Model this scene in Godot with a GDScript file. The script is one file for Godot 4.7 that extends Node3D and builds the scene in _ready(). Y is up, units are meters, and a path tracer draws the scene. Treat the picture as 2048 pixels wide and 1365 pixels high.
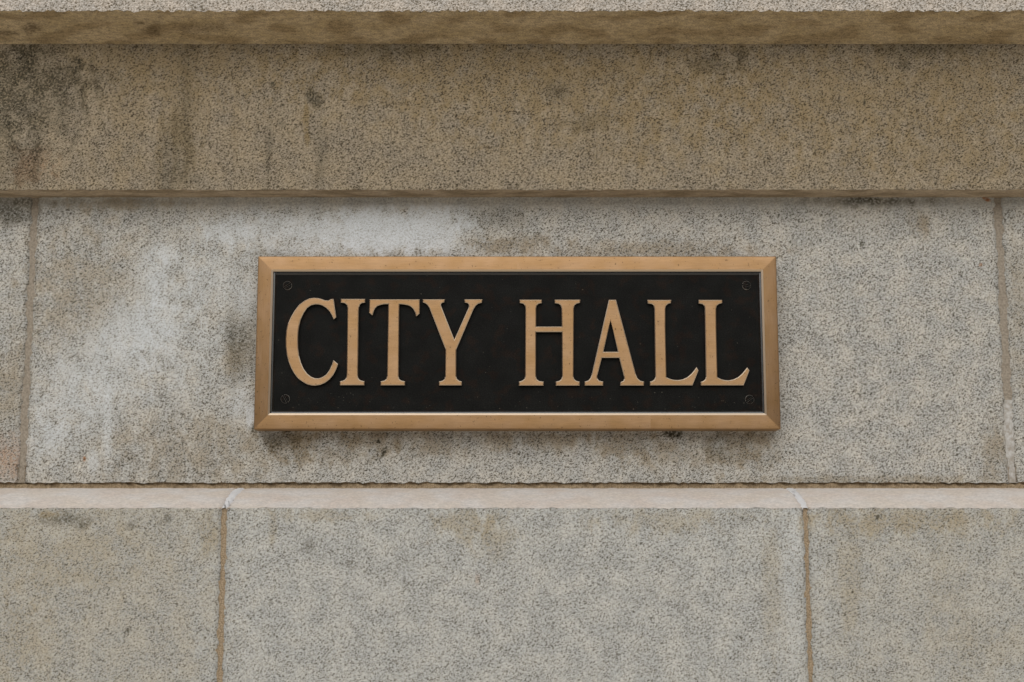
extends Node3D
# A bronze CITY HALL plaque on a granite wall, seen from a little below under an overcast sky.

const EYE := Vector3(0.0, 1.599, 2.816)      # where the photographer's camera is
const TILT := 8.1                            # degrees it looks up
const FOCAL := 2844.0                        # focal length in pixels of the 2048 x 1365 photograph
const HALF := 1.12                           # half the width that one stone texture covers (metres)
const Z_BAND := 0.062                        # how far the plain band stands in front of the sign course
const Z_TOP := 0.167                         # the projecting top course
const Z_LOW := 0.15                          # the course below the ledge

var grain := FastNoiseLite.new()             # dark mica specks
var crumb := FastNoiseLite.new()             # tone of the single grains
var blot := FastNoiseLite.new()              # mottling
var ragged := FastNoiseLite.new()            # wobble of stain outlines
var drift := FastNoiseLite.new()             # metre-scale tone
var fleck := FastNoiseLite.new()             # distance to the nearest mica fleck
var fleck_size := FastNoiseLite.new()        # and how large that fleck is

func _ready():
	# ---- camera, sky, light, exposure
	var cam := Camera3D.new()
	cam.name = "camera"
	cam.fov = rad_to_deg(2.0 * atan(682.5 / FOCAL))
	cam.position = EYE
	cam.rotation_degrees.x = TILT
	cam.near = 0.05
	cam.far = 400.0
	add_child(cam)
	cam.current = true
	var sky_look := ProceduralSkyMaterial.new()
	sky_look.sky_top_color = Color(0.79, 0.80, 0.81)
	sky_look.sky_horizon_color = Color(0.86, 0.86, 0.86)
	sky_look.sky_curve = 0.25
	sky_look.ground_bottom_color = Color(0.30, 0.29, 0.27)
	sky_look.ground_horizon_color = Color(0.36, 0.35, 0.33)
	var sky := Sky.new()
	sky.sky_material = sky_look
	var env := Environment.new()
	env.background_mode = Environment.BG_SKY
	env.sky = sky
	env.tonemap_mode = Environment.TONE_MAPPER_LINEAR
	env.tonemap_exposure = 1.27
	env.sdfgi_enabled = true
	env.ssao_enabled = true
	env.ssil_enabled = true
	var we := WorldEnvironment.new()
	we.name = "world_environment"
	we.environment = env
	add_child(we)
	var sun := DirectionalLight3D.new()
	sun.name = "sun"
	sun.light_energy = 0.45
	sun.light_color = Color(1.0, 0.985, 0.97)
	sun.light_angular_distance = 60.0
	sun.shadow_enabled = true
	sun.sky_mode = DirectionalLight3D.SKY_MODE_LIGHT_ONLY
	sun.rotation_degrees = Vector3(-31, -9, 0)
	add_child(sun)

	seed_noise(grain, 11, FastNoiseLite.TYPE_SIMPLEX, 1.0 / 0.0036)
	seed_noise(crumb, 23, FastNoiseLite.TYPE_SIMPLEX, 1.0 / 0.0075)
	seed_noise(blot, 37, FastNoiseLite.TYPE_SIMPLEX, 1.0 / 0.075)
	blot.fractal_type = FastNoiseLite.FRACTAL_FBM
	blot.fractal_octaves = 3
	seed_noise(ragged, 51, FastNoiseLite.TYPE_SIMPLEX, 1.0 / 0.06)
	ragged.fractal_type = FastNoiseLite.FRACTAL_FBM
	ragged.fractal_octaves = 4
	ragged.fractal_gain = 0.62
	seed_noise(drift, 67, FastNoiseLite.TYPE_SIMPLEX, 1.0 / 0.38)
	for n in [fleck, fleck_size]:
		seed_noise(n, 13, FastNoiseLite.TYPE_CELLULAR, 1.0 / 0.0027)
		n.cellular_distance_function = FastNoiseLite.DISTANCE_EUCLIDEAN
		n.cellular_jitter = 1.0
	fleck.cellular_return_type = FastNoiseLite.RETURN_DISTANCE
	fleck_size.cellular_return_type = FastNoiseLite.RETURN_CELL_VALUE

	# ---- the setting
	var pave := SurfaceTool.new()
	pave.begin(Mesh.PRIMITIVE_TRIANGLES)
	quad(pave, Vector3(-150, 0, -1.0), Vector3(150, 0, -1.0), Vector3(150, 0, 220), Vector3(-150, 0, 220))
	pave.generate_normals()
	var pavement := commit(pave, "pavement", [concrete()], self)
	pavement.set_meta("kind", "structure")
	pavement.set_meta("label", "pale concrete pavement in front of the granite wall")

	build_wall()
	build_sign()
	build_added_buildings()

# ------------------------------------------------------------------ small helpers

func seed_noise(n: FastNoiseLite, s: int, kind: int, f: float):
	n.seed = s
	n.noise_type = kind
	n.frequency = f
	n.fractal_type = FastNoiseLite.FRACTAL_NONE

# the point of the upright plane z that a pixel of the photograph shows
func at(px: float, py: float, z: float) -> Vector3:
	var d := Vector3((px - 1024.0) / FOCAL, -(py - 682.5) / FOCAL, -1.0).rotated(Vector3.RIGHT, deg_to_rad(TILT))
	return EYE + d * ((EYE.z - z) / -d.z)

func commit(st: SurfaceTool, called: String, mats: Array, parent: Node) -> MeshInstance3D:
	var m := MeshInstance3D.new()
	m.name = called
	m.mesh = st.commit()
	m.mesh.surface_set_material(0, mats[0])
	parent.add_child(m, true)
	return m

# corners in clockwise order as seen from the front
func quad(st: SurfaceTool, a: Vector3, b: Vector3, c: Vector3, d: Vector3):
	var uvs := [Vector2(0, 0), Vector2(1, 0), Vector2(1, 1), Vector2(0, 1)]
	var p := [a, b, c, d]
	for k in [0, 1, 2, 0, 2, 3]:
		st.set_uv(uvs[k])
		st.add_vertex(p[k])

# a sheet of nu x nv cells from points and uvs in rows; u runs right, v runs down (or back, under a soffit)
func sheet(points: PackedVector3Array, uvs: PackedVector2Array, nu: int, nv: int) -> SurfaceTool:
	var st := SurfaceTool.new()
	st.begin(Mesh.PRIMITIVE_TRIANGLES)
	st.set_smooth_group(0)
	for k in points.size():
		st.set_uv(uvs[k])
		st.add_vertex(points[k])
	var w := nu + 1
	for j in nv:
		for i in nu:
			var a := j * w + i
			for k in [a, a + 1, a + w + 1, a, a + w + 1, a + w]:
				st.add_index(k)
	st.generate_normals()
	return st

func fold(x: float) -> float:                # mirrors what lies beyond the texture's width
	return pingpong((x + HALF) / (2.0 * HALF), 1.0)

func tone(r: float, g: float, b: float) -> Color:
	return Color(r / 255.0, g / 255.0, b / 255.0)

# ------------------------------------------------------------------ stone textures

# One stain: centre and size in pixels of the photograph on the plane z, kind (0 pale wash, 1 brown, 2 black, 3 rust), strength,
# power of its outline (2 oval, 4+ squarish), how ragged
func stain(z: float, px: float, py: float, rx: float, ry: float, kind: int, strength: float, power := 2.0, rag := 0.5, turn := 0.0) -> Dictionary:
	var c := at(px, py, z)
	var s := absf(at(px + 100.0, py, z).x - c.x) / 100.0
	return {"c": Vector2(c.x, c.y), "r": Vector2(rx, ry) * s, "k": kind, "s": strength, "p": power, "g": rag, "t": deg_to_rad(turn)}

func stain_layers(w: int, h: int, y_top: float, high: float, stains: Array) -> Array:
	var layers := []
	for k in 4:
		var a := PackedFloat32Array()
		a.resize(w * h)
		layers.append(a)
	var sx := 2.0 * HALF / w
	var sy := high / h
	for s in stains:
		var a: PackedFloat32Array = layers[s.k]
		var reach: float = maxf(s.r.x, s.r.y) * 1.5 if s.t != 0.0 else 0.0
		var ex: float = maxf(s.r.x * 1.5, reach)
		var ey: float = maxf(s.r.y * 1.5, reach)
		var i0 := clampi(int((s.c.x - ex + HALF) / sx), 0, w)
		var i1 := clampi(int((s.c.x + ex + HALF) / sx), 0, w)
		var j0 := clampi(int((y_top - s.c.y - ey) / sy), 0, h)
		var j1 := clampi(int((y_top - s.c.y + ey) / sy), 0, h)
		var ca := cos(s.t)
		var sa := sin(s.t)
		var inv: Vector2 = Vector2.ONE / s.r
		var pw: float = s.p
		var rag: float = s.g
		var strength: float = s.s
		var down := 0.3 if s.r.y > 2.0 * s.r.x else 1.0
		var soft := 0.6 if rag < 0.35 else 0.15
		for j in range(j0, j1):
			var y := y_top - (j + 0.5) * sy
			for i in range(i0, i1):
				var x := (i + 0.5) * sx - HALF
				var dx: float = x - s.c.x
				var dy: float = y - s.c.y
				var u := absf(dx * ca + dy * sa) * inv.x
				var v := absf(dy * ca - dx * sa) * inv.y
				if u > 1.5 or v > 1.5:
					continue
				var d := sqrt(u * u + v * v) if pw == 2.0 else pow(pow(u, pw) + pow(v, pw), 1.0 / pw)
				d += ragged.get_noise_2d(x * 1.4, y * down) * rag + crumb.get_noise_2d(x, y) * rag * 0.10
				var m := smoothstep(1.15, soft, d) * strength
				var at_k := j * w + i
				a[at_k] = a[at_k] + m * (1.0 - a[at_k])
		layers[s.k] = a
	return layers

# the bush-hammered granite of one course: colour and relief. look: pale, speck, share of specks, warm (0..1), slant, seed shift
func granite(w: int, h: int, y_top: float, high: float, look: Dictionary, stains: Array) -> Array:
	var layers := stain_layers(w, h, y_top, high, stains)
	var pale_wash: PackedFloat32Array = layers[0]
	var brown: PackedFloat32Array = layers[1]
	var black: PackedFloat32Array = layers[2]
	var rust: PackedFloat32Array = layers[3]
	var data := PackedByteArray()
	data.resize(w * h * 3)
	var relief := PackedByteArray()
	relief.resize(w * h)
	var sx := 2.0 * HALF / w
	var sy := high / h
	var shift: float = look.shift
	var cut: float = look.cut
	var pale: Color = look.pale
	var tan_: Color = look.tan
	var speck: float = look.speck
	var warm: float = look.warm
	var wash := tone(204, 208, 211)
	var umber: Color = look.umber
	var soot := tone(62, 58, 46)
	var rusty := tone(150, 100, 66)
	var margin: float = look.get("margin", 0.0)
	for j in h:
		var y := y_top - (j + 0.5) * sy
		for i in w:
			var x := (i + 0.5) * sx - HALF
			var k := j * w + i
			var xs := x + shift
			var f := grain.get_noise_2d(y * 1.75 + 7.0, xs * 1.75)
			var px := xs * 0.86 + y * 0.34 + 0.0011 * f
			var py := y * 1.22 - xs * 0.22 + 0.0009 * f
			var n := fleck.get_noise_2d(px, py) + 1.0
			var c := crumb.get_noise_2d(xs, y)
			var b := blot.get_noise_2d(xs, y)
			var big := 0.5 + 0.5 * fleck_size.get_noise_2d(px, py)
			var reach := cut * (0.6 + 0.95 * big * big) - 0.05 * c - 0.06 * b
			var dark := smoothstep(reach + 0.10, reach - 0.12, n) * (0.30 + 0.65 * big * big)
			var pore := smoothstep(0.30, 0.75, f) * 0.22
			var warmth := clampf(warm + 0.34 * b + 0.05 * c, 0.0, 1.0)
			var wm := pale_wash[k]
			if wm > 0.0:
				wm = clampf(wm * (0.96 + 0.06 * c + 0.12 * f), 0.0, 1.0)
			if margin > 0.0:
				var edge := smoothstep(margin + 0.006, margin - 0.004, (y_top - y) + 0.006 * ragged.get_noise_2d(x * 3.0, y * 3.0) + 0.003 * f)
				dark *= 1.0 - 0.78 * edge
			var col := pale.lerp(tan_, warmth)
			var shade := 1.0 + 0.06 * c - pore + 0.05 * f + 0.05 * b
			var r := col.r * shade
			var g := col.g * shade
			var bl := col.b * shade
			var bm := brown[k]
			if bm > 0.0:
				bm *= clampf(0.8 + 0.4 * b + 0.35 * c, 0.0, 1.0)
				r = lerpf(r, umber.r * (1.0 + 0.2 * f), bm)
				g = lerpf(g, umber.g * (1.0 + 0.2 * f), bm)
				bl = lerpf(bl, umber.b * (1.0 + 0.2 * f), bm)
			var rm := rust[k]
			if rm > 0.0:
				rm *= clampf(0.8 + 0.5 * c, 0.0, 1.0)
				r = lerpf(r, rusty.r, rm)
				g = lerpf(g, rusty.g, rm)
				bl = lerpf(bl, rusty.b, rm)
			var km := black[k]
			if km > 0.0:
				km *= clampf(0.75 + 0.8 * c + 0.4 * f, 0.0, 1.0)
				r = lerpf(r, soot.r, km)
				g = lerpf(g, soot.g, km)
				bl = lerpf(bl, soot.b, km)
			if wm > 0.0:
				r = lerpf(r, wash.r * (1.0 + 0.05 * f), wm)
				g = lerpf(g, wash.g * (1.0 + 0.05 * f), wm)
				bl = lerpf(bl, wash.b * (1.0 + 0.05 * f), wm)
				dark *= 1.0 - 0.8 * wm
			dark *= 0.88
			r *= 1.0 - dark * (1.0 - speck)
			g *= (1.0 - dark * (1.0 - speck)) * (1.0 - 0.08 * dark)
			bl *= (1.0 - dark * (1.0 - speck)) * (1.0 - 0.24 * dark)
			data[k * 3] = clampi(int(r * 255.0), 0, 255)
			data[k * 3 + 1] = clampi(int(g * 255.0), 0, 255)
			data[k * 3 + 2] = clampi(int(bl * 255.0), 0, 255)
			relief[k] = clampi(int(150.0 + 60.0 * c + 40.0 * f - 70.0 * dark), 0, 255)
	return [picture(w, h, Image.FORMAT_RGB8, data), picture(w, h, Image.FORMAT_L8, relief)]

# smooth sawn stone with a fine grain that runs along it
func sawn(w: int, h: int, look: Dictionary, stains: Array, y_top: float, high: float) -> Array:
	var layers := stain_layers(w, h, y_top, high, stains)
	var data := PackedByteArray()
	data.resize(w * h * 3)
	var relief := PackedByteArray()
	relief.resize(w * h)
	var sx := 2.0 * HALF / w
	var sy := high / h
	var a: Color = look.a
	var b: Color = look.b
	var d: Color = look.dark
	var streak: float = look.streak
	for j in h:
		var y := (j + 0.5) * sy
		for i in w:
			var x: float = (i + 0.5) * sx + look.shift
			var k := j * w + i
			var n := grain.get_noise_2d(x * 0.4, y * 1.1)
			var f := grain.get_noise_2d(x * 1.5, y * 1.9)
			var c: float = crumb.get_noise_2d(x * 0.3, y * 0.9) * streak
			var m := blot.get_noise_2d(x * 0.7, y * 1.4)
			var col := a.lerp(b, clampf(0.5 + 0.9 * m + 0.25 * c, 0.0, 1.0))
			col = col.lerp(d, clampf(smoothstep(-0.1, 0.75, drift.get_noise_2d(x * 2.6, y * 8.0) + 0.45 * m) * look.dirt, 0.0, 1.0))
			var s: float = 1.0 + look.rough * (0.5 * n + 0.5 * f) + 0.08 * c
			if look.rough > 0.2:
				s -= 0.30 * smoothstep(0.25, 0.6, n)
			var kk: float = layers[2][k] * clampf(0.8 + 0.6 * c + 0.4 * n, 0.0, 1.0)
			var ww: float = layers[0][k]
			col = col.lerp(tone(74, 60, 42), kk).lerp(tone(200, 200, 202), ww)
			data[k * 3] = clampi(int(col.r * s * 255.0), 0, 255)
			data[k * 3 + 1] = clampi(int(col.g * s * 255.0), 0, 255)
			data[k * 3 + 2] = clampi(int(col.b * s * 255.0), 0, 255)
			relief[k] = clampi(int(140.0 + 60.0 * n + 50.0 * f), 0, 255)
	return [picture(w, h, Image.FORMAT_RGB8, data), picture(w, h, Image.FORMAT_L8, relief)]

func picture(w: int, h: int, format: int, data: PackedByteArray) -> ImageTexture:
	return ImageTexture.create_from_image(Image.create_from_data(w, h, false, format, data))

func stone_material(maps: Array, depth: float) -> StandardMaterial3D:
	var m := StandardMaterial3D.new()
	m.albedo_texture = maps[0]
	m.roughness = 0.92
	m.metallic_specular = 0.3
	m.heightmap_enabled = true
	m.heightmap_texture = maps[1]
	m.heightmap_scale = depth
	return m

func noise_material(a: Color, b: Color, size: float, seed_: int, depth: float) -> StandardMaterial3D:
	var n := FastNoiseLite.new()
	n.seed = seed_
	n.frequency = 0.035
	n.fractal_octaves = 5
	n.fractal_gain = 0.7
	var ramp := Gradient.new()
	ramp.set_color(0, a)
	ramp.set_color(1, b)
	ramp.set_offset(0, 0.25)
	ramp.set_offset(1, 0.75)
	var t := NoiseTexture2D.new()
	t.noise = n
	t.width = 512
	t.height = 512
	t.seamless = true
	t.color_ramp = ramp
	var bump := NoiseTexture2D.new()
	bump.noise = n
	bump.width = 512
	bump.height = 512
	bump.seamless = true
	bump.as_normal_map = true
	bump.bump_strength = 4.0
	var m := StandardMaterial3D.new()
	m.albedo_texture = t
	m.roughness = 0.95
	m.metallic_specular = 0.3
	m.uv1_triplanar = true
	m.uv1_world_triplanar = true
	m.uv1_scale = Vector3.ONE / size
	if depth > 0.0:
		m.normal_enabled = true
		m.normal_texture = bump
		m.normal_scale = depth
	return m

func concrete() -> StandardMaterial3D:
	return noise_material(tone(184, 178, 168), tone(206, 200, 190), 2.4, 5, 0.0)

# ------------------------------------------------------------------ the wall

# A block: its outline from front top to bottom is sections of [z, y] corner points, each section with its own material.
# Every section: {"from": Vector2(z, y), "to": Vector2(z, y), "bulge", "cells", "mat", "map": [v at from, v at to], "rough"}
func stone_block(parent: Node3D, x0: float, x1: float, sections: Array, cell := 0.009, jag := 0.0016):
	var rim := 0.0025
	var nu := maxi(4, int((x1 - x0) / cell))
	var block := MeshInstance3D.new()
	block.name = "stone_block"
	var mesh := ArrayMesh.new()
	for s in sections:
		var nv: int = s.cells
		var pts := PackedVector3Array()
		var uvs := PackedVector2Array()
		var run: Vector2 = s.to - s.from
		var out := Vector2(-run.y, run.x).normalized()    # (z, y) that points out of the stone
		for j in nv + 1:
			var t := float(j) / nv
			var base: Vector2 = s.from + run * t + out * s.bulge * 4.0 * t * (1.0 - t)
			for i in nu + 3:
				var q := clampf((i - 1.0) / nu, 0.0, 1.0)
				var x := lerpf(x0, x1, q)
				var y_wob := ragged.get_noise_2d(x * 2.5 + 3.0, 9.0) * jag * 0.8 + crumb.get_noise_2d(x * 1.2, base.y + base.x) * jag * 0.7
				var p := base
				# the arrises are worn: the outer rows and columns fall back a little, unevenly
				var bump: float = s.rough * (crumb.get_noise_2d(x * 0.9, base.y * 0.9 + base.x) * 0.7 + blot.get_noise_2d(x * 2.0, base.y * 2.0))
				if q == 0.0 or q == 1.0:
					bump -= rim
				p += out * bump
				if (j == 0 and s.get("worn_from", false)) or (j == nv and s.get("worn_to", false)):
					p.y += y_wob
				var xx := x
				if q == 0.0 or q == 1.0:
					xx += (ragged.get_noise_2d(17.0 + x, base.y * 5.0) * 2.2 + crumb.get_noise_2d(3.0 + x, base.y)) * jag * (1.0 if q == 0.0 else -1.0)
				if i == 0 or i == nu + 2:
					p -= out * 0.03
				pts.append(Vector3(xx, p.y, p.x))
				uvs.append(Vector2(fold(xx), lerpf(s.map[0], s.map[1], t)))
		var st := sheet(pts, uvs, nu + 2, nv)
		st.commit(mesh)
		mesh.surface_set_material(mesh.get_surface_count() - 1, s.mat)
	block.mesh = mesh
	parent.add_child(block, true)
	return block

# a strip of mortar between a and b (corner points), slightly uneven
func mortar_strip(parent: Node3D, corners: Array, nu: int, nv: int, mat: Material, rough: float):
	var pts := PackedVector3Array()
	var uvs := PackedVector2Array()
	var normal: Vector3 = (corners[1] - corners[0]).cross(corners[0] - corners[3]).normalized()
	for j in nv + 1:
		var t := float(j) / nv
		for i in nu + 1:
			var u := float(i) / nu
			var p: Vector3 = corners[0].lerp(corners[1], u).lerp(corners[3].lerp(corners[2], u), t)
			p += normal * rough * (crumb.get_noise_2d(p.x + p.z, p.y) + 1.5 * ragged.get_noise_2d(p.x * 1.5, p.y * 1.5 + p.z))
			pts.append(p)
			uvs.append(Vector2(u, t))
	commit(sheet(pts, uvs, nu, nv), "mortar_joint", [mat], parent)

func build_wall():
	var wall := Node3D.new()
	wall.name = "stone_wall"
	wall.set_meta("label", "grey speckled granite block wall with brown water stains behind the plaque")
	wall.set_meta("category", "wall")
	add_child(wall)

	# heights, read off the photograph on the plane of each course
	var y_low := at(1024, 1017, Z_LOW).y       # front edge of the pale ledge
	var y_sill := at(1024, 978, 0.0).y         # where the ledge meets the sign course
	var y_bed := at(1024, 966, 0.0).y          # lower edge of the sign course
	var y_band := at(1024, 380, Z_BAND).y      # underside of the band
	var y_soffit := at(1024, 88, Z_BAND).y     # underside of the top course
	var y_top := at(1024, 22, Z_TOP).y         # its front edge

	# --- stains, where the photograph has them (pixels)
	var B := Z_BAND
	var band_stains := [
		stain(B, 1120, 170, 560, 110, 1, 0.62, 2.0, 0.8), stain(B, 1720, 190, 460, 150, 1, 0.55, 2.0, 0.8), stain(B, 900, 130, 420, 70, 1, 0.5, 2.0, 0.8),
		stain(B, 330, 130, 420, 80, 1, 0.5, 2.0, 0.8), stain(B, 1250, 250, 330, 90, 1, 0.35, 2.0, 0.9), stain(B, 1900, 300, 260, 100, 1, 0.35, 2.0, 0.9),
		stain(B, 368, 210, 48, 190, 1, 0.65, 2.0, 0.5), stain(B, 372, 180, 30, 150, 2, 0.26, 2.0, 0.6), stain(B, 350, 310, 46, 100, 2, 0.26, 2.0, 0.7), stain(B, 250, 220, 60, 160, 1, 0.3, 2.0, 0.7), stain(B, 320, 300, 12, 110, 1, 0.5, 2.0, 0.5), stain(B, 285, 130, 24, 70, 1, 0.5, 2.0, 0.6),
		stain(B, 350, 355, 55, 30, 2, 0.35, 2.0, 0.7), stain(B, 40, 190, 150, 130, 2, 0.55, 2.0, 0.8), stain(B, 62, 112, 45, 26, 2, 0.7, 2.0, 0.6), stain(B, 100, 165, 90, 40, 2, 0.4, 2.0, 0.8), stain(B, 20, 180, 60, 90, 2, 0.4, 2.0, 0.7),
		stain(B, 30, 310, 60, 90, 2, 0.38, 2.0, 0.8), stain(B, 70, 335, 14, 70, 2, 0.45), stain(B, 60, 330, 55, 45, 3, 0.35, 2.0, 0.8), stain(B, 160, 160, 70, 40, 2, 0.25, 2.0, 0.9),
		stain(B, 536, 310, 8, 100, 2, 0.4, 2.0, 0.5), stain(B, 640, 330, 16, 90, 2, 0.32, 2.0, 0.6), stain(B, 470, 260, 12, 140, 1, 0.3, 2.0, 0.6), stain(B, 1640, 240, 14, 150, 1, 0.3, 2.0, 0.6), stain(B, 1010, 240, 18, 160, 1, 0.25, 2.0, 0.6),
		stain(B, 624, 192, 16, 22, 2, 0.75), stain(B, 636, 205, 14, 14, 2, 0.6), stain(B, 612, 240, 7, 36, 1, 0.85, 2.0, 0.3), stain(B, 614, 275, 6, 20, 1, 0.8, 2.0, 0.3),
		stain(B, 560, 245, 12, 16, 2, 0.4), stain(B, 545, 168, 6, 6, 2, 0.8, 2.0, 0.2),
		stain(B, 1430, 130, 80, 24, 2, 0.35), stain(B, 1110, 180, 30, 22, 2, 0.4), stain(B, 1480, 110, 22, 18, 2, 0.5), stain(B, 1810, 130, 20, 14, 2, 0.5),
		stain(B, 1290, 310, 50, 26, 1, 0.5), stain(B, 1470, 255, 50, 40, 1, 0.4), stain(B, 1729, 205, 3, 9, 2, 0.9, 2.0, 0.2), stain(B, 1180, 250, 60, 30, 2, 0.25),
		stain(B, 1930, 170, 110, 70, 1, 0.4), stain(B, 780, 100, 120, 26, 2, 0.35), stain(B, 1840, 95, 130, 22, 2, 0.35), stain(B, 156, 120, 9, 8, 2, 0.7, 2.0, 0.3),
	]
	var S := 0.0
	var sign_stains := [
		stain(S, 660, 460, 290, 50, 0, 0.72, 4.0, 0.36), stain(S, 800, 462, 145, 50, 0, 0.8, 5.0, 0.34), stain(S, 450, 462, 70, 40, 0, 0.5, 2.0, 0.4), stain(S, 240, 700, 250, 130, 0, 0.28, 2.0, 0.4, 52.0),
		stain(S, 328, 505, 42, 28, 0, 0.5), stain(S, 300, 545, 44, 60, 0, 0.42, 2.0, 0.6), stain(S, 320, 620, 36, 110, 0, 0.55), stain(S, 265, 660, 90, 70, 0, 0.5, 2.0, 0.7),
		stain(S, 210, 730, 130, 90, 0, 0.28, 2.0, 0.7), stain(S, 140, 800, 90, 90, 0, 0.34, 2.0, 0.7), stain(S, 105, 880, 70, 60, 0, 0.42, 2.0, 0.7),
		stain(S, 215, 850, 16, 110, 0, 0.5), stain(S, 186, 925, 16, 30, 0, 0.6, 2.0, 0.5), stain(S, 430, 560, 90, 90, 0, 0.35, 2.0, 0.7), stain(S, 490, 600, 24, 60, 0, 0.4),
		stain(S, 478, 800, 30, 60, 0, 0.5), stain(S, 500, 830, 14, 30, 0, 0.7), stain(S, 360, 700, 90, 120, 0, 0.3, 2.0, 0.9), stain(S, 640, 500, 180, 20, 0, 0.4),
		stain(S, 484, 690, 40, 100, 2, 0.5, 2.0, 0.5), stain(S, 470, 720, 30, 60, 1, 0.5), stain(S, 508, 858, 14, 10, 2, 0.8),
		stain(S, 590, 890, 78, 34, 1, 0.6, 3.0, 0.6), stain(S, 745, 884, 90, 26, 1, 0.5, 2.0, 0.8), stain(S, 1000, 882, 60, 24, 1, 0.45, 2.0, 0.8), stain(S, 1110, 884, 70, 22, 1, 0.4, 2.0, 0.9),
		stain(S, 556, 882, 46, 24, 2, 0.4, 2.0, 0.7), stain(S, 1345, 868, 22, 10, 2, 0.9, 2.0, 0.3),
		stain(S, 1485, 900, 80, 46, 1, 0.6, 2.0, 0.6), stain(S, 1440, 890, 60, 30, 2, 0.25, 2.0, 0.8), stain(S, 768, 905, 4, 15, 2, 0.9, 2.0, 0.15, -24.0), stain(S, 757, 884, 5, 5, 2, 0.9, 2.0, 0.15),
		stain(S, 936, 869, 8, 4, 0, 0.9, 2.0, 0.2), stain(S, 1188, 880, 6, 26, 0, 0.35),
		stain(S, 1010, 488, 130, 24, 1, 0.5, 2.0, 0.6), stain(S, 1320, 500, 260, 24, 1, 0.4, 2.0, 0.7), stain(S, 540, 506, 70, 12, 2, 0.35), stain(S, 1000, 440, 90, 30, 2, 0.25),
		stain(S, 250, 410, 150, 16, 1, 0.45, 2.0, 0.8),
		stain(S, 1740, 402, 160, 14, 2, 0.6, 2.0, 0.6), stain(S, 1730, 396, 40, 10, 2, 0.7), stain(S, 20, 420, 60, 40, 2, 0.6), stain(S, 60, 405, 50, 16, 2, 0.5),
		stain(S, 1725, 487, 6, 6, 2, 0.7, 2.0, 0.2), stain(S, 1842, 448, 26, 30, 1, 0.5), stain(S, 1974, 398, 10, 5, 3, 0.9, 2.0, 0.3, -28.0), stain(S, 1962, 530, 4, 4, 3, 0.6, 2.0, 0.2),
		stain(S, 18, 780, 50, 100, 1, 0.4), stain(S, 12, 920, 50, 60, 3, 0.4), stain(S, 400, 900, 240, 80, 1, 0.34, 2.0, 0.9), stain(S, 170, 560, 150, 130, 1, 0.22, 2.0, 0.9), stain(S, 870, 890, 70, 28, 1, 0.4, 2.0, 0.9), stain(S, 1250, 892, 90, 34, 1, 0.45, 2.0, 0.9), stain(S, 670, 905, 110, 30, 1, 0.3, 2.0, 0.9), stain(S, 1340, 915, 120, 34, 1, 0.3, 2.0, 0.9), stain(S, 1990, 900, 40, 70, 1, 0.4), stain(S, 2035, 620, 30, 220, 1, 0.3),
		stain(S, 168, 918, 4, 6, 3, 0.8, 2.0, 0.2), stain(S, 1700, 960, 330, 10, 1, 0.4, 4.0, 0.6), stain(S, 150, 620, 140, 130, 1, 0.18, 2.0, 0.9),
	]
	var L := Z_LOW
	var low_stains := [
		stain(L, 130, 1040, 60, 16, 2, 0.5), stain(L, 100, 1030, 40, 8, 1, 0.7), stain(L, 160, 1052, 20, 10, 2, 0.5), stain(L, 260, 1050, 14, 12, 2, 0.5), stain(L, 335, 1038, 10, 10, 2, 0.45),
		stain(L, 160, 1190, 300, 260, 1, 0.22, 8.0, 0.3), stain(L, 1900, 1190, 300, 300, 1, 0.14, 8.0, 0.3), stain(L, 120, 1110, 200, 110, 1, 0.25, 2.0, 0.9), stain(L, 415, 1070, 22, 50, 1, 0.45), stain(L, 110, 1065, 50, 26, 0, 0.2), stain(L, 255, 1262, 6, 8, 2, 0.7), stain(L, 40, 1290, 80, 90, 1, 0.25, 2.0, 0.9),
		stain(L, 640, 1030, 120, 14, 1, 0.3, 2.0, 0.9), stain(L, 930, 1050, 80, 40, 1, 0.4, 2.0, 0.8), stain(L, 990, 1075, 50, 60, 1, 0.35), stain(L, 545, 1050, 10, 40, 1, 0.4), stain(L, 620, 1090, 14, 20, 2, 0.3),
		stain(L, 1545, 1180, 26, 180, 1, 0.22, 2.0, 0.8), stain(L, 1585, 1120, 30, 110, 0, 0.3, 2.0, 0.6), stain(L, 1590, 1270, 22, 120, 0, 0.15), stain(L, 1820, 1042, 220, 34, 1, 0.5, 2.0, 0.8), stain(L, 1700, 1150, 30, 140, 1, 0.3),
		stain(L, 1900, 1200, 50, 180, 1, 0.15, 2.0, 0.8), stain(L, 1755, 1036, 4, 9, 2, 0.7, 2.0, 0.2, -30.0), stain(L, 1980, 1290, 90, 60, 1, 0.15), stain(L, 1330, 1040, 160, 30, 1, 0.3, 2.0, 0.9),
		stain(L, 955, 1160, 6, 14, 3, 0.2),
	]

	var band_h := y_soffit - y_band
	var sign_h := y_band + 0.02 - y_bed
	var low_h := 0.60
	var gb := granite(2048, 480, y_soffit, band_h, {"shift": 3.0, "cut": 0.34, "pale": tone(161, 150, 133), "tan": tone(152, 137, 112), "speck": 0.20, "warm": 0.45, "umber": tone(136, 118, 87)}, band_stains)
	var gs := granite(2048, 980, y_band + 0.02, sign_h, {"shift": 0.0, "cut": 0.31, "pale": tone(189, 188, 183), "tan": tone(185, 176, 161), "speck": 0.22, "warm": 0.2, "margin": 0.043, "umber": tone(124, 107, 80)}, sign_stains)
	var gl := granite(2048, 980, y_low, low_h, {"shift": 6.0, "cut": 0.27, "pale": tone(187, 187, 183), "tan": tone(184, 179, 168), "speck": 0.30, "warm": 0.16, "umber": tone(150, 133, 102)}, low_stains)
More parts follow.
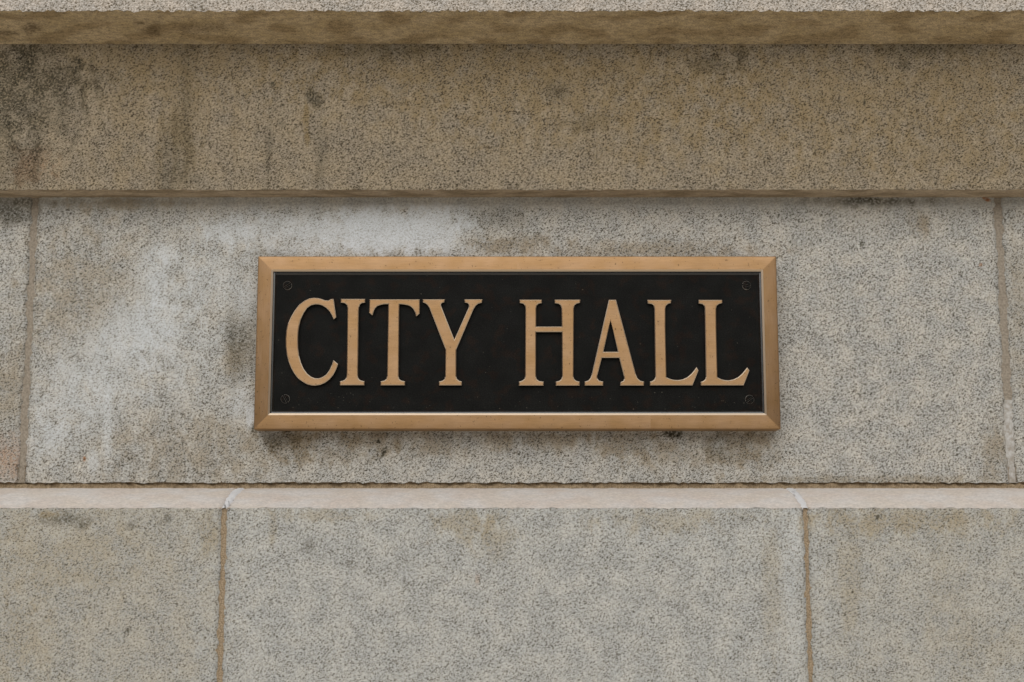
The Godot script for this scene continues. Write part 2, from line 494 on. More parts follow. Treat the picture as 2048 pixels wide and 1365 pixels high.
	var gt := granite(2048, 160, y_top + 0.1, 0.1, {"shift": 9.0, "cut": 0.36, "pale": tone(204, 198, 190), "tan": tone(194, 180, 164), "speck": 0.36, "warm": 0.3, "umber": tone(150, 133, 102)}, [])
	var soffit_stains := [
		stain(B, 75, 62, 30, 14, 2, 0.6, 2.0, 0.6, 20.0), stain(B, 20, 74, 60, 8, 2, 0.5), stain(B, 315, 65, 30, 22, 2, 0.5), stain(B, 420, 62, 70, 18, 2, 0.35), stain(B, 300, 50, 20, 6, 2, 0.6),
	]
	var ss := sawn(2048, 176, {"shift": 2.0, "a": tone(200, 178, 142), "b": tone(186, 164, 126), "dark": tone(152, 130, 96), "dirt": 0.55, "rough": 0.26, "streak": 1.0}, soffit_stains, y_soffit + 0.07, 0.09)
	var sl := sawn(2048, 176, {"shift": 5.0, "a": tone(202, 196, 190), "b": tone(198, 187, 177), "dark": tone(200, 190, 178), "dirt": 0.5, "rough": 0.08, "streak": 0.35}, [], 0.0, 0.1)
	var sb := sawn(2048, 64, {"shift": 8.0, "a": tone(176, 158, 134), "b": tone(164, 146, 122), "dark": tone(128, 112, 88), "dirt": 0.6, "rough": 0.14, "streak": 1.0}, [], 0.0, 0.1)

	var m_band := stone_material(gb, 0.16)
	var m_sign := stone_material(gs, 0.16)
	var m_low := stone_material(gl, 0.12)
	var m_top := stone_material(gt, 0.25)
	var m_soffit := stone_material(ss, 0.05)
	var m_ledge := stone_material(sl, 0.04)
	var m_under := stone_material(sb, 0.05)
	var m_bed := noise_material(tone(104, 88, 66), tone(176, 156, 128), 0.07, 71, 0.6)
	var m_joint := noise_material(tone(128, 118, 104), tone(160, 150, 136), 0.12, 72, 0.5)
	var m_sand := noise_material(tone(112, 96, 74), tone(188, 168, 142), 0.06, 73, 0.6)
	var m_white := noise_material(tone(202, 201, 201), tone(214, 213, 213), 0.2, 74, 0.3)

	# --- the courses, from the top down; x of the joints
	for span in [[-3.6, -HALF * 1.9], [-HALF * 1.9 + 0.010, 0.42 + HALF], [0.43 + HALF, 3.6]]:
		stone_block(wall, span[0], span[1], [
			{"from": Vector2(Z_TOP, y_top + 0.30), "to": Vector2(Z_TOP, y_top), "bulge": 0.0, "cells": 40, "mat": m_top, "map": [0.0, 3.0], "rough": 0.0016, "worn_to": true},
			{"from": Vector2(Z_TOP, y_top), "to": Vector2(Z_BAND - 0.006, y_soffit - 0.0015), "bulge": 0.0, "cells": 24, "mat": m_soffit, "map": [0.0, 1.0], "rough": 0.0006, "worn_from": true},
		], 0.006, 0.0032)
	for span in [[-3.6, -1.305], [-1.295, 1.375], [1.385, 3.6]]:
		stone_block(wall, span[0], span[1], [
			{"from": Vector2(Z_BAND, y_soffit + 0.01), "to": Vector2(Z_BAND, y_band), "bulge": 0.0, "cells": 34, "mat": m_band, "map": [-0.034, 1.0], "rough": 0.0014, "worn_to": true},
			{"from": Vector2(Z_BAND, y_band), "to": Vector2(-0.03, y_band), "bulge": 0.0, "cells": 6, "mat": m_under, "map": [0.0, 1.0], "rough": 0.0005, "worn_from": true},
		])
	var jl := [at(48, 700, 0.0).x, at(61, 700, 0.0).x]
	var jr := [at(2004, 700, 0.0).x, at(2020, 700, 0.0).x]
	for span in [[-2.9, jl[0]], [jl[1], jr[0]], [jr[1], 2.9]]:
		stone_block(wall, span[0], span[1], [
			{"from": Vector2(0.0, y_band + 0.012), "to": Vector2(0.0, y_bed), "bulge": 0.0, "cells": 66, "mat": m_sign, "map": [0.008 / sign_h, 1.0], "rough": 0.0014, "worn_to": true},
			{"from": Vector2(0.0, y_bed), "to": Vector2(-0.03, y_bed), "bulge": 0.0, "cells": 2, "mat": m_under, "map": [0.0, 0.3], "rough": 0.0004, "worn_from": true},
		], 0.009, 0.002)
	var kl := [at(440, 1100, Z_LOW).x, at(451, 1100, Z_LOW).x]
	var kr := [at(1610, 1100, Z_LOW).x, at(1619, 1100, Z_LOW).x]
	for span in [[-1.75, kl[0]], [kl[1], kr[0]], [kr[1], 1.85]]:
		stone_block(wall, span[0], span[1], [
			{"from": Vector2(-0.03, y_sill + 0.0035), "to": Vector2(Z_LOW, y_low), "bulge": 0.0085, "cells": 18, "mat": m_ledge, "map": [0.0, 1.0], "rough": 0.0006, "worn_to": true},
			{"from": Vector2(Z_LOW, y_low), "to": Vector2(Z_LOW, y_low - low_h), "bulge": 0.0, "cells": 66, "mat": m_low, "map": [0.0, 1.0], "rough": 0.0013, "worn_from": true},
		], 0.009, 0.0012)
	# courses outside the frame, down to the pavement and up to the next storey
	var spans_low := [[-3.6, -1.76], [1.86, 3.6]]
	for span in spans_low:
		stone_block(wall, span[0], span[1], [
			{"from": Vector2(-0.03, y_sill + 0.0035), "to": Vector2(Z_LOW, y_low), "bulge": 0.0085, "cells": 8, "mat": m_ledge, "map": [0.0, 1.0], "rough": 0.0006},
			{"from": Vector2(Z_LOW, y_low), "to": Vector2(Z_LOW, y_low - low_h), "bulge": 0.0, "cells": 20, "mat": m_low, "map": [0.0, 1.0], "rough": 0.0013},
		], 0.03)
	for span in [[-3.6, -2.91], [2.91, 3.6]]:
		stone_block(wall, span[0], span[1], [
			{"from": Vector2(0.0, y_band + 0.012), "to": Vector2(0.0, y_bed), "bulge": 0.0, "cells": 20, "mat": m_sign, "map": [0.008 / sign_h, 1.0], "rough": 0.0014}], 0.03)
	var y := y_low - low_h - 0.010
	for k in 2:
		var bottom := y - 0.5 if k == 0 else -0.05
		for span in [[-3.6, -1.9], [-1.89, -0.305], [-0.295, 1.2], [1.21, 3.6]] if k == 0 else [[-3.6, -1.1], [-1.09, 0.6], [0.61, 3.6]]:
			stone_block(wall, span[0], span[1], [
				{"from": Vector2(Z_LOW, y), "to": Vector2(Z_LOW, bottom), "bulge": 0.0, "cells": 18, "mat": m_low, "map": [0.05, 0.9], "rough": 0.0013}], 0.03)
		y = bottom - 0.010
	for k in 2:
		var base := y_top + 0.31 + k * 0.61
		for span in [[-3.6, -0.9], [-0.89, 1.1], [1.11, 3.6]] if k == 0 else [[-3.6, -1.9], [-1.89, 0.1], [0.11, 3.6]]:
			stone_block(wall, span[0], span[1], [
				{"from": Vector2(Z_BAND, base + 0.60), "to": Vector2(Z_BAND, base), "bulge": 0.0, "cells": 20, "mat": m_low, "map": [0.0, 1.0], "rough": 0.0013}], 0.03)
	# the upper faces of the top course and of the wall
	mortar_strip(wall, [Vector3(-3.6, y_top + 0.305, Z_BAND - 0.02), Vector3(3.6, y_top + 0.305, Z_BAND - 0.02), Vector3(3.6, y_top + 0.298, Z_TOP), Vector3(-3.6, y_top + 0.298, Z_TOP)], 40, 3, m_joint, 0.0005)

	# --- mortar: beds and joints
	mortar_strip(wall, [Vector3(-3.6, y_bed + 0.01, -0.012), Vector3(3.6, y_bed + 0.01, -0.012), Vector3(3.6, y_sill - 0.004, -0.0015), Vector3(-3.6, y_sill - 0.004, -0.0015)], 1100, 6, m_bed, 0.0036)
	var y_patch := at(1024, 800, 0.0).y
	for e in [jl, jr]:
		var foot := y_bed if e == jl else y_patch
		mortar_strip(wall, [Vector3(e[0] - 0.006, y_band + 0.01, -0.0035), Vector3(e[1] + 0.006, y_band + 0.01, -0.0035), Vector3(e[1] + 0.006, foot, -0.0035), Vector3(e[0] - 0.006, foot, -0.0035)], 6, 90, m_joint, 0.0010)
	var m_pale := noise_material(tone(152, 145, 134), tone(190, 188, 184), 0.3, 76, 0.3)
	mortar_strip(wall, [Vector3(jr[0] - 0.006, y_patch, -0.0033), Vector3(jr[1] + 0.006, y_patch, -0.0033), Vector3(jr[1] + 0.006, y_bed, -0.0033), Vector3(jr[0] - 0.006, y_bed, -0.0033)], 6, 30, m_pale, 0.0010)
	for e in [kl, kr]:
		mortar_strip(wall, [Vector3(e[0] - 0.006, y_low + 0.001, Z_LOW - 0.0035), Vector3(e[1] + 0.006, y_low + 0.001, Z_LOW - 0.0035), Vector3(e[1] + 0.006, y_low - low_h, Z_LOW - 0.0035), Vector3(e[0] - 0.006, y_low - low_h, Z_LOW - 0.0035)], 6, 90, m_sand, 0.0012)
		# the same joint runs back over the ledge, filled with white mortar
		var pts := PackedVector3Array()
		var uvs := PackedVector2Array()
		for j in 21:
			var t := j / 20.0
			var run := Vector2(Z_LOW + 0.03, y_low - y_sill - 0.0035)
			var p := Vector2(-0.03, y_sill + 0.0035) + run * t + Vector2(-run.y, run.x).normalized() * (0.0085 * 4.0 * t * (1.0 - t) + 0.0004)
			for i in 5:
				var u := i / 4.0
				var spread := 0.001 + 0.006 * (1.0 - t)
				pts.append(Vector3(lerpf(e[0] - spread, e[1] + spread, u) + 0.006 * ragged.get_noise_2d(t * 0.5 + u * 0.2, 5.0 + e[0]), p.y - (0.003 if i == 0 or i == 4 else 0.0), p.x))
				uvs.append(Vector2(u, t))
		commit(sheet(pts, uvs, 4, 20), "mortar_joint", [m_white], wall)
	# the dark core behind the blocks, which closes the open joints
	var core := SurfaceTool.new()
	core.begin(Mesh.PRIMITIVE_TRIANGLES)
	box(core, Vector3(-3.62, -0.05, -0.6), Vector3(3.62, y_top + 1.52, -0.035))
	core.generate_normals()
	commit(core, "wall_core", [m_joint], wall)

func box(st: SurfaceTool, a: Vector3, b: Vector3):
	var p := func(i: int) -> Vector3: return Vector3(b.x if i & 1 else a.x, b.y if i & 2 else a.y, b.z if i & 4 else a.z)
	for f in [[6, 7, 5, 4], [3, 2, 0, 1], [2, 6, 4, 0], [7, 3, 1, 5], [2, 3, 7, 6], [4, 5, 1, 0]]:
		quad(st, p.call(f[0]), p.call(f[1]), p.call(f[2]), p.call(f[3]))

# ------------------------------------------------------------------ the sign

const Z_FACE := 0.052                        # bronze faces: frame's inner edge and letters
const Z_PANEL := 0.043

func bronze(aniso: float) -> StandardMaterial3D:
	var w := 1024
	var h := 256
	var data := PackedByteArray()
	data.resize(w * h * 3)
	var brush := FastNoiseLite.new()
	seed_noise(brush, 91, FastNoiseLite.TYPE_SIMPLEX, 0.45)
	var cloud := FastNoiseLite.new()
	seed_noise(cloud, 92, FastNoiseLite.TYPE_SIMPLEX, 0.02)
	cloud.fractal_type = FastNoiseLite.FRACTAL_FBM
	cloud.fractal_octaves = 4
	var pit := FastNoiseLite.new()
	seed_noise(pit, 93, FastNoiseLite.TYPE_SIMPLEX, 0.16)
	for j in h:
		for i in w:
			var s := 1.0 + 0.03 * brush.get_noise_2d(i * 0.05, j * 1.6) + 0.02 * cloud.get_noise_2d(i, j * 2.0) + 0.03 * brush.get_noise_2d(i * 1.3, j * 1.3 + 900.0)
			var g := cloud.get_noise_2d(i * 0.6 + 500.0, j)
			if pit.get_noise_2d(i, j) > 0.86 and cloud.get_noise_2d(i * 3.0, j * 3.0 + 77.0) > 0.33:
				s *= 0.62
			var k := (j * w + i) * 3
			data[k] = clampi(int((156.0 + 5.0 * g) * s), 0, 255)
			data[k + 1] = clampi(int((125.0 + 6.0 * g) * s), 0, 255)
			data[k + 2] = clampi(int((91.0 + 9.0 * g) * s), 0, 255)
	var m := StandardMaterial3D.new()
	m.albedo_texture = picture(w, h, Image.FORMAT_RGB8, data)
	m.metallic = 1.0
	m.roughness = 0.46
	if aniso != 0.0:
		m.anisotropy_enabled = true
		m.anisotropy = aniso
	return m

func polished_edge() -> StandardMaterial3D:
	var m := StandardMaterial3D.new()
	m.albedo_color = tone(212, 190, 164)
	m.metallic = 1.0
	m.roughness = 0.28
	return m

func black_paint() -> StandardMaterial3D:
	var w := 1024
	var h := 320
	var data := PackedByteArray()
	data.resize(w * h * 3)
	var n := FastNoiseLite.new()
	seed_noise(n, 95, FastNoiseLite.TYPE_SIMPLEX, 0.35)
	var c := FastNoiseLite.new()
	seed_noise(c, 96, FastNoiseLite.TYPE_SIMPLEX, 0.012)
	c.fractal_type = FastNoiseLite.FRACTAL_FBM
	c.fractal_octaves = 5
	var dot := FastNoiseLite.new()
	seed_noise(dot, 97, FastNoiseLite.TYPE_SIMPLEX, 0.24)
	for j in h:
		for i in w:
			var b := c.get_noise_2d(i, j)
			var red := smoothstep(0.1, 0.55, c.get_noise_2d(i * 1.6 + 300.0, j * 1.6))
			var v := 13.0 + 12.0 * n.get_noise_2d(i, j) + 6.0 * b
			var k := (j * w + i) * 3
			var d := 10.0 * smoothstep(0.5, 0.8, dot.get_noise_2d(i * 1.7, j * 1.7))
			data[k] = clampi(int(v + 8.0 * red + d), 0, 255)
			data[k + 1] = clampi(int(v + 1.0 * red + d), 0, 255)
			data[k + 2] = clampi(int(v - 2.0 - 2.0 * red + d * 0.92), 0, 255)
	var dice := RandomNumberGenerator.new()
	dice.seed = 404
	for q in 260:                             # paint flecks and grit
		var gx := dice.randi_range(2, w - 3)
		var gy := dice.randi_range(2, h - 3)
		if q > 150:                           # more of it at the corners and the foot
			gy = h - 3 - int(absf(dice.randfn(0.0, 26.0))) % (h - 6)
		var light := dice.randf() * dice.randf() * 150.0 + 20.0
		for dx in (2 if dice.randf() < 0.3 else 1):
			for t in 3:
				var k2 := (gy * w + gx + dx) * 3 + t
				data[k2] = clampi(int(data[k2] + light * [1.0, 0.95, 0.85][t]), 0, 255)
	var m := StandardMaterial3D.new()
	m.albedo_texture = picture(w, h, Image.FORMAT_RGB8, data)
	m.roughness = 0.6
	m.metallic_specular = 0.22
	return m

func build_sign():
	var plaque := Node3D.new()
	plaque.name = "wall_sign"
	plaque.set_meta("label", "bronze framed black plaque with raised CITY HALL letters on the granite wall")
	plaque.set_meta("category", "sign")
	var o := at(1034.5, 859, 0.048)
	plaque.position = Vector3(o.x, o.y, 0.0)
	add_child(plaque)
	var metal := bronze(-0.8)
	var paint := black_paint()
	var edge := polished_edge()
	var gloss: StandardMaterial3D = paint.duplicate()
	gloss.roughness = 0.22
	gloss.metallic_specular = 0.7
	# outer and inner corners of the frame, in the plaque's own metres
	var z_out := 0.049
	var tl := at(516, 513.5, z_out) - plaque.position
	var br := at(1562, 859.5, z_out) - plaque.position
	var x1 := (br.x - tl.x) / 2.0
	var hh := tl.y - br.y
	var rail := 0.0285
	# profile across a rail: distance in from the outer edge, height off the wall, material (0 bronze, 1 paint)
	var profile := [[0.0, -0.004, 0], [0.0, 0.0478, 0], [0.0014, 0.0492, 0], [0.005, 0.0501, 0], [0.014, 0.0512, 0], [rail - 0.0012, Z_FACE, 0], [rail + 0.0024, Z_FACE - 0.0021, 2], [rail + 0.0026, Z_FACE - 0.0064, 1], [rail + 0.0054, Z_FACE - 0.0066, 1], [rail + 0.0082, Z_PANEL - 0.0002, 1]]
	for side in 4:
		var st_m := SurfaceTool.new()
		var st_p := SurfaceTool.new()
		st_m.begin(Mesh.PRIMITIVE_TRIANGLES)
		st_p.begin(Mesh.PRIMITIVE_TRIANGLES)
		var st_e := SurfaceTool.new()
		st_e.begin(Mesh.PRIMITIVE_TRIANGLES)
		for k in profile.size() - 1:
			var a: Array = profile[k]
			var b: Array = profile[k + 1]
			var st := st_p if b[2] == 1 else (st_e if b[2] == 2 else st_m)
			var group := 1 if k in [2, 3, 4] else 0xFFFFFFFF
			st.set_smooth_group(group)
			var ends := []
			for q in [a, b]:
				var d: float = q[0]
				var z: float = q[1]
				var c := [Vector3(-x1 + d, hh - d, z), Vector3(x1 - d, hh - d, z), Vector3(x1 - d, d, z), Vector3(-x1 + d, d, z)]
				ends.append([c[side], c[(side + 1) % 4]])
			# clockwise seen from outside: outer start, outer end, inner end, inner start
			var p := [ends[0][0], ends[0][1], ends[1][1], ends[1][0]]
			for i in [0, 1, 2, 0, 2, 3]:
				var along: float = p[i].x if side % 2 == 0 else p[i].y
				var across: float = (a[0] + a[1]) if i < 2 else (b[0] + b[1])
				st.set_uv(Vector2(along + 0.37 * side, across * 3.0 + side * 0.27))
				st.add_vertex(p[i])
		st_m.generate_normals()
		st_m.generate_tangents()
		var r := commit(st_m, "frame_rail", [metal], plaque)
		st_p.generate_normals()
		st_p.commit(r.mesh)
		r.mesh.surface_set_material(1, gloss)
		st_e.generate_normals()
		st_e.commit(r.mesh)
		r.mesh.surface_set_material(2, edge)
	# the black field
	var d := rail + 0.0076
	var st := SurfaceTool.new()
	st.begin(Mesh.PRIMITIVE_TRIANGLES)
	quad(st, Vector3(-x1 + d, hh - d, Z_PANEL), Vector3(x1 - d, hh - d, Z_PANEL), Vector3(x1 - d, d, Z_PANEL), Vector3(-x1 + d, d, Z_PANEL))
	st.generate_normals()
	commit(st, "sign_panel", [paint], plaque)
	# letters
	var outlines := letters()
	for l in outlines:
		letter(plaque, l, metal, paint, edge)
	# screws
	var spots := [[574.7, 571.5, 35.0], [1493.3, 571.3, -12.0], [1499.5, 799.5, 35.0], [570.3, 798.4, -62.0]]
	for s in spots:
		screw(plaque, at(s[0], s[1], Z_PANEL) - plaque.position, s[2], paint)

func letters() -> Array:
	# outlines read off the photograph: [letter, origin x, origin y, scale of the reading, outline, holes...]
	return [
		["C", 560.0, 580.0, [[695, 118], [655, 120], [640, 132], [620, 138], [580, 135], [540, 120], [490, 107], [440, 103], [380, 111], [320, 138], [250, 190], [190, 265], [140, 350], [100, 440], [78, 540], [70, 640], [72, 740], [85, 840], [108, 930], [140, 1010], [180, 1085], [230, 1150], [290, 1195], [350, 1228], [410, 1243], [460, 1245], [520, 1235], [580, 1210], [640, 1165], [690, 1105], [725, 1040], [752, 965], [692, 915], [670, 980], [640, 1045], [600, 1100], [550, 1135], [500, 1152], [450, 1150], [400, 1130], [350, 1090], [305, 1030], [270, 950], [245, 860], [232, 760], [230, 650], [233, 560], [245, 470], [268, 380], [305, 300], [350, 235], [400, 200], [450, 188], [500, 188], [550, 203], [600, 235], [640, 275], [670, 325], [697, 383], [728, 355]]],
		["I", 560.0, 580.0, [[787, 118], [1105, 118], [1105, 165], [1060, 172], [1037, 190], [1024, 225], [1020, 300], [1010, 1120], [1016, 1150], [1035, 1172], [1065, 1183], [1097, 1190], [1095, 1240], [775, 1240], [775, 1192], [815, 1182], [845, 1165], [860, 1140], [865, 1080], [875, 230], [866, 195], [842, 173], [787, 165]]],
		["T", 760.0, 580.0, [[-138, 124], [515, 124], [515, 305], [470, 345], [455, 290], [432, 247], [400, 216], [360, 198], [300, 188], [250, 184], [247, 300], [240, 1130], [248, 1160], [275, 1180], [325, 1192], [322, 1241], [5, 1241], [5, 1192], [55, 1180], [80, 1160], [90, 1130], [104, 300], [105, 184], [50, 186], [0, 196], [-40, 212], [-68, 240], [-85, 280], [-100, 332], [-145, 294]]],
		["Y", 760.0, 580.0, [[555, 123], [843, 123], [835, 160], [803, 170], [790, 190], [797, 220], [966, 648], [1150, 235], [1158, 197], [1140, 173], [1100, 163], [1095, 123], [1332, 123], [1325, 165], [1275, 180], [1242, 207], [1215, 250], [990, 775], [990, 1130], [1000, 1160], [1028, 1183], [1065, 1193], [1062, 1242], [765, 1242], [765, 1193], [808, 1183], [836, 1163], [846, 1130], [850, 770], [640, 230], [617, 196], [590, 174], [555, 162]]],
		["H", 1020.0, 580.0, [[122, 128], [415, 128], [415, 170], [370, 180], [347, 202], [340, 238], [340, 478], [674, 478], [670, 238], [660, 202], [634, 181], [582, 172], [578, 128], [915, 128], [912, 167], [865, 179], [839, 202], [831, 238], [826, 1130], [836, 1162], [864, 1184], [908, 1196], [906, 1245], [595, 1245], [595, 1196], [640, 1185], [667, 1164], [678, 1130], [676, 548], [338, 548], [338, 1130], [349, 1164], [380, 1186], [440, 1196], [436, 1245], [115, 1245], [115, 1196], [160, 1181], [187, 1160], [196, 1130], [200, 238], [194, 202], [174, 180], [126, 169]]],
		["A", 1020.0, 580.0, [[1286, 129], [1380, 129], [1636, 1095], [1658, 1150], [1694, 1182], [1745, 1195], [1742, 1244], [1432, 1244], [1440, 1200], [1474, 1186], [1486, 1160], [1483, 1125], [1422, 884], [1195, 884], [1136, 1115], [1136, 1150], [1157, 1181], [1215, 1195], [1212, 1244], [970, 1244], [970, 1196], [1018, 1180], [1046, 1150], [1063, 1105]], [[1308, 400], [1215, 806], [1405, 806]]],
		["L", 1280.0, 580.0, [[95, 131], [410, 131], [405, 170], [363, 183], [340, 207], [332, 245], [332, 500], [346, 1138], [400, 1161], [450, 1172], [500, 1174], [560, 1164], [620, 1136], [670, 1092], [710, 1045], [738, 1005], [762, 1050], [685, 1242], [130, 1242], [130, 1196], [166, 1185], [190, 1165], [200, 1135], [188, 242], [181, 206], [160, 185], [103, 175]]],
		["L", 1280.0, 580.0, [[764, 131], [1073, 131], [1073, 170], [1024, 185], [1000, 207], [992, 245], [994, 500], [1010, 1138], [1060, 1164], [1110, 1175], [1160, 1177], [1220, 1165], [1280, 1136], [1330, 1092], [1368, 1047], [1397, 1009], [1425, 1050], [1350, 1242], [792, 1242], [792, 1198], [826, 1187], [850, 1165], [858, 1135], [844, 242], [838, 206], [815, 185], [764, 175]]],
	]

# a raised letter: flat face, narrow polished chamfer, painted flanks
func letter(parent: Node3D, l: Array, metal: Material, paint: Material, edge: Material):
	var bevel := 0.0016
	var drop := 0.0011
	var z := Z_FACE
	var loops := []
	for k in range(3, l.size()):
		var loop := PackedVector2Array()
		for p in l[k]:
			var w := at(l[1] + p[0] / 6.5, l[2] + p[1] / 6.5, z) - parent.position
			loop.append(Vector2(w.x, w.y))
		# outer outlines run clockwise (y up), holes the other way round
		if Geometry2D.is_polygon_clockwise(loop) != (k == 3):
			loop.reverse()
		loops.append(loop)
	var st := SurfaceTool.new()
	st.begin(Mesh.PRIMITIVE_TRIANGLES)
	st.set_smooth_group(-1)
	var lip := SurfaceTool.new()
	lip.begin(Mesh.PRIMITIVE_TRIANGLES)
	lip.set_smooth_group(-1)
	var flank := SurfaceTool.new()
	flank.begin(Mesh.PRIMITIVE_TRIANGLES)
	flank.set_smooth_group(-1)
	var inner := []
	for loop in loops:
		var n: int = loop.size()
		var inset := PackedVector2Array()
		for i in n:
			var a: Vector2 = (loop[i] - loop[(i + n - 1) % n]).normalized()
			var b: Vector2 = (loop[(i + 1) % n] - loop[i]).normalized()
			var na := Vector2(a.y, -a.x)     # to the inside of a clockwise outline
			var nb := Vector2(b.y, -b.x)
			var m := (na + nb).normalized()
			inset.append(loop[i] + m * bevel / maxf(0.45, m.dot(na)))
		inner.append(inset)
		for i in n:
			var j: int = (i + 1) % n
			var outer_a := Vector3(loop[i].x, loop[i].y, z - drop)
			var outer_b := Vector3(loop[j].x, loop[j].y, z - drop)
			var in_a := Vector3(inset[i].x, inset[i].y, z)
			var in_b := Vector3(inset[j].x, inset[j].y, z)
			for v in [outer_a, outer_b, in_b, outer_a, in_b, in_a]:
				lip.add_vertex(v)
			var foot_a := Vector3(loop[i].x, loop[i].y, Z_PANEL - 0.001)
			var foot_b := Vector3(loop[j].x, loop[j].y, Z_PANEL - 0.001)
			for v in [foot_a, foot_b, outer_b, foot_a, outer_b, outer_a]:
				flank.set_uv(Vector2(v.x, v.y * 3.0))
				flank.add_vertex(v)
	var face: PackedVector2Array = inner[0]
	if inner.size() > 1:                     # bridge the hole to the nearest point of the outline
		var hole: PackedVector2Array = inner[1]
		var best := [0, 0, INF]
		for i in face.size():
			for j in hole.size():
				var gap := face[i].distance_to(hole[j])
				if gap < best[2]:
					best = [i, j, gap]
		var joined := PackedVector2Array()
		for i in best[0] + 1:
			joined.append(face[i])
		for j in hole.size() + 1:
			joined.append(hole[(best[1] + j) % hole.size()])
		for i in range(best[0], face.size()):
			joined.append(face[i])
		face = joined
	var tri := Geometry2D.triangulate_polygon(face)
	if tri.is_empty():
		print("no face for ", l[0])
	for k in range(0, tri.size(), 3):
		var t := [face[tri[k]], face[tri[k + 1]], face[tri[k + 2]]]
		if (t[1] - t[0]).cross(t[2] - t[0]) > 0.0:
			t.reverse()
		for v in t:
			st.set_uv(Vector2(v.x, v.y * 3.0))
			st.add_vertex(Vector3(v.x, v.y, z))
	st.generate_normals()
	st.generate_tangents()
	var m := commit(st, "letter", [metal], parent)
	flank.generate_normals()
	flank.commit(m.mesh)
	m.mesh.surface_set_material(1, paint)
	lip.generate_normals()
	lip.commit(m.mesh)
	m.mesh.surface_set_material(2, edge)
	m.set_meta("label", "raised bronze letter " + l[0])

# a flush slotted screw head: two painted half discs with a slot between them
func screw(parent: Node3D, where: Vector3, turn: float, paint: Material):
	var r := 0.0088
	var slot := 0.0013
	var high := 0.0011
	var worn := StandardMaterial3D.new()
	worn.albedo_color = tone(180, 174, 164)
	worn.metallic = 0.8
	worn.roughness = 0.35
	var st := SurfaceTool.new()
	st.begin(Mesh.PRIMITIVE_TRIANGLES)
	st.set_smooth_group(-1)
	var rim := SurfaceTool.new()
	rim.begin(Mesh.PRIMITIVE_TRIANGLES)
	rim.set_smooth_group(-1)
	for half in 2:
		var ring := []
		var a0 := asin(slot / r)
		for k in 15:
			var a := lerpf(a0, PI - a0, k / 14.0) + PI * half
			ring.append(Vector2(cos(a), sin(a)) * r)
		ring.reverse()                        # clockwise seen from the front
		var n := ring.size()
		var mid := Vector2.ZERO
		for p in ring:
			mid += p / n
		for k in n:
			var p: Vector2 = ring[k]
			var q: Vector2 = ring[(k + 1) % n]
			var ip := p - (p - mid).normalized() * 0.0007
			var iq := q - (q - mid).normalized() * 0.0007
			for v in [Vector3(mid.x, mid.y, high), Vector3(ip.x, ip.y, high), Vector3(iq.x, iq.y, high)]:
				st.set_uv(Vector2(v.x, v.y))
				st.add_vertex(v)
			var ch := [Vector3(p.x, p.y, high - 0.0007), Vector3(q.x, q.y, high - 0.0007), Vector3(iq.x, iq.y, high), Vector3(ip.x, ip.y, high)]
			for v in [ch[0], ch[1], ch[2], ch[0], ch[2], ch[3]]:
				rim.add_vertex(v)
			var ft := [Vector3(p.x, p.y, -0.001), Vector3(q.x, q.y, -0.001), ch[1], ch[0]]
			for v in [ft[0], ft[1], ft[2], ft[0], ft[2], ft[3]]:
				rim.add_vertex(v)
	st.generate_normals()
	rim.generate_normals()
	var m := commit(st, "screw", [paint], parent)
	rim.commit(m.mesh)
	m.mesh.surface_set_material(1, worn)
	m.position = where
	m.rotation_degrees.z = turn

# ------------------------------------------------------------------ unseen buildings added behind the camera to darken what the bronze mirrors

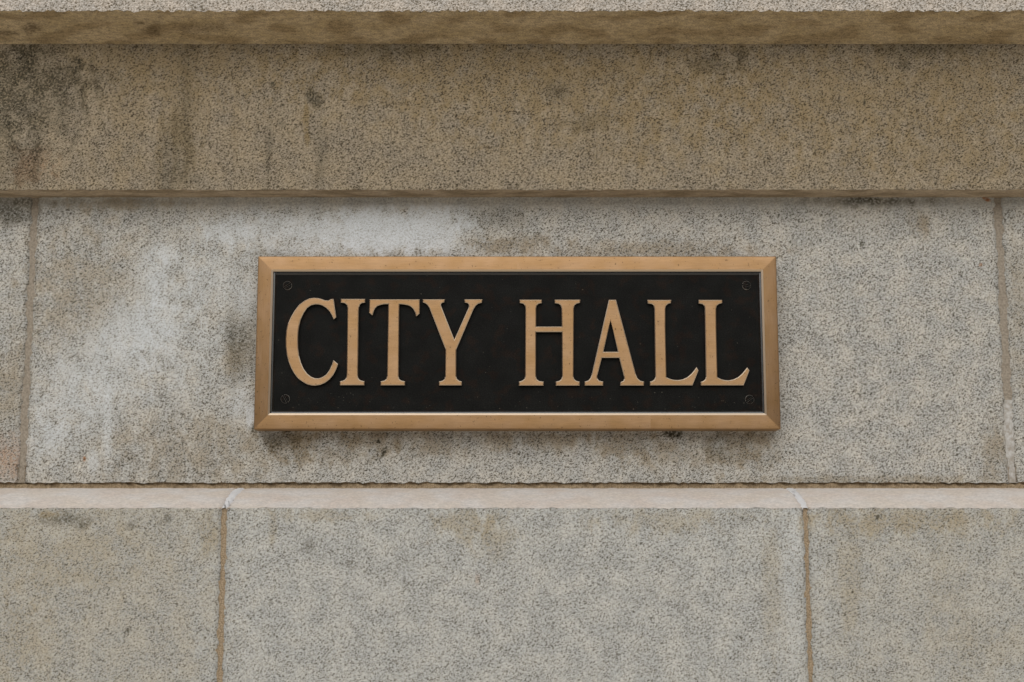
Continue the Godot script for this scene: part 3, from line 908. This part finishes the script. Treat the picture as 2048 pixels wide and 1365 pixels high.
func build_added_buildings():
	var glass := StandardMaterial3D.new()
	glass.albedo_color = tone(40, 46, 50)
	glass.roughness = 0.12
	var trim := noise_material(tone(150, 140, 124), tone(170, 160, 144), 3.0, 82, 0.0)
	# label, place, turn, width, height, colours
	var rows := [  # all added out of view, set so the side rails reflect something dark
		["added unseen brown brick office building across the street, left of the grey stone one", Vector3(-17.0, 0, 26), 0.0, 15.0, 6.5, tone(104, 78, 60), tone(128, 98, 76)],
		["added unseen grey stone office building straight across the street from the plaque", Vector3(0.0, 0, 26), 0.0, 17.0, 6.0, tone(120, 112, 100), tone(140, 132, 118)],
		["added unseen red brick office building across the street, right of the grey stone one", Vector3(17.0, 0, 26), 0.0, 15.0, 6.8, tone(112, 74, 58), tone(132, 92, 72)],
		["added unseen low buff stone office building across the street, farther left than the brown brick one", Vector3(-33.0, 0, 26), 0.0, 15.0, 6.2, tone(118, 104, 84), tone(138, 122, 100)],
		["added unseen low slate grey office building across the street, farther right than the red brick one", Vector3(33.0, 0, 26), 0.0, 15.0, 6.4, tone(96, 98, 100), tone(116, 118, 120)],
		["added unseen tall dark brick office building that closes the left end of the street", Vector3(-42.0, 0, 12), 90.0, 26.0, 15.0, tone(92, 70, 56), tone(112, 88, 70)],
		["added unseen tall tan brick office building that closes the right end of the street", Vector3(42.0, 0, 12), -90.0, 26.0, 15.0, tone(112, 92, 70), tone(130, 110, 86)],
	]
	for b in rows:
		var root := Node3D.new()
		root.name = "added_office_building"
		root.position = b[1]
		root.rotation_degrees.y = b[2]
		root.set_meta("label", b[0])
		root.set_meta("category", "building")
		root.set_meta("group", "added office buildings round the street")
		add_child(root, true)
		var w: float = b[3] / 2.0
		var h: float = b[4]
		var st := SurfaceTool.new()
		st.begin(Mesh.PRIMITIVE_TRIANGLES)
		box(st, Vector3(-w, 0, 0), Vector3(w, h, 10))
		st.generate_normals()
		commit(st, "wall", [noise_material(b[5], b[6], 2.5, 83, 0.0)], root)
		st = SurfaceTool.new()
		st.begin(Mesh.PRIMITIVE_TRIANGLES)
		box(st, Vector3(-w - 0.2, h, -0.35), Vector3(w + 0.2, h + 0.5, 10.2))
		st.generate_normals()
		commit(st, "cornice", [trim], root)
		for storey in 2:
			for k in 5:
				var x := lerpf(-w + 1.7, w - 1.7, k / 4.0)
				var y := 1.0 + storey * 3.6
				st = SurfaceTool.new()
				st.begin(Mesh.PRIMITIVE_TRIANGLES)
				box(st, Vector3(x - 0.75, y - 0.15, -0.12), Vector3(x + 0.75, y, 0.05))
				st.generate_normals()
				var sill := commit(st, "window", [trim], root)
				st = SurfaceTool.new()
				st.begin(Mesh.PRIMITIVE_TRIANGLES)
				box(st, Vector3(x - 0.6, y + 0.01, -0.04), Vector3(x + 0.6, y + 1.99, 0.04))
				st.generate_normals()
				commit(st, "pane", [glass], sill)
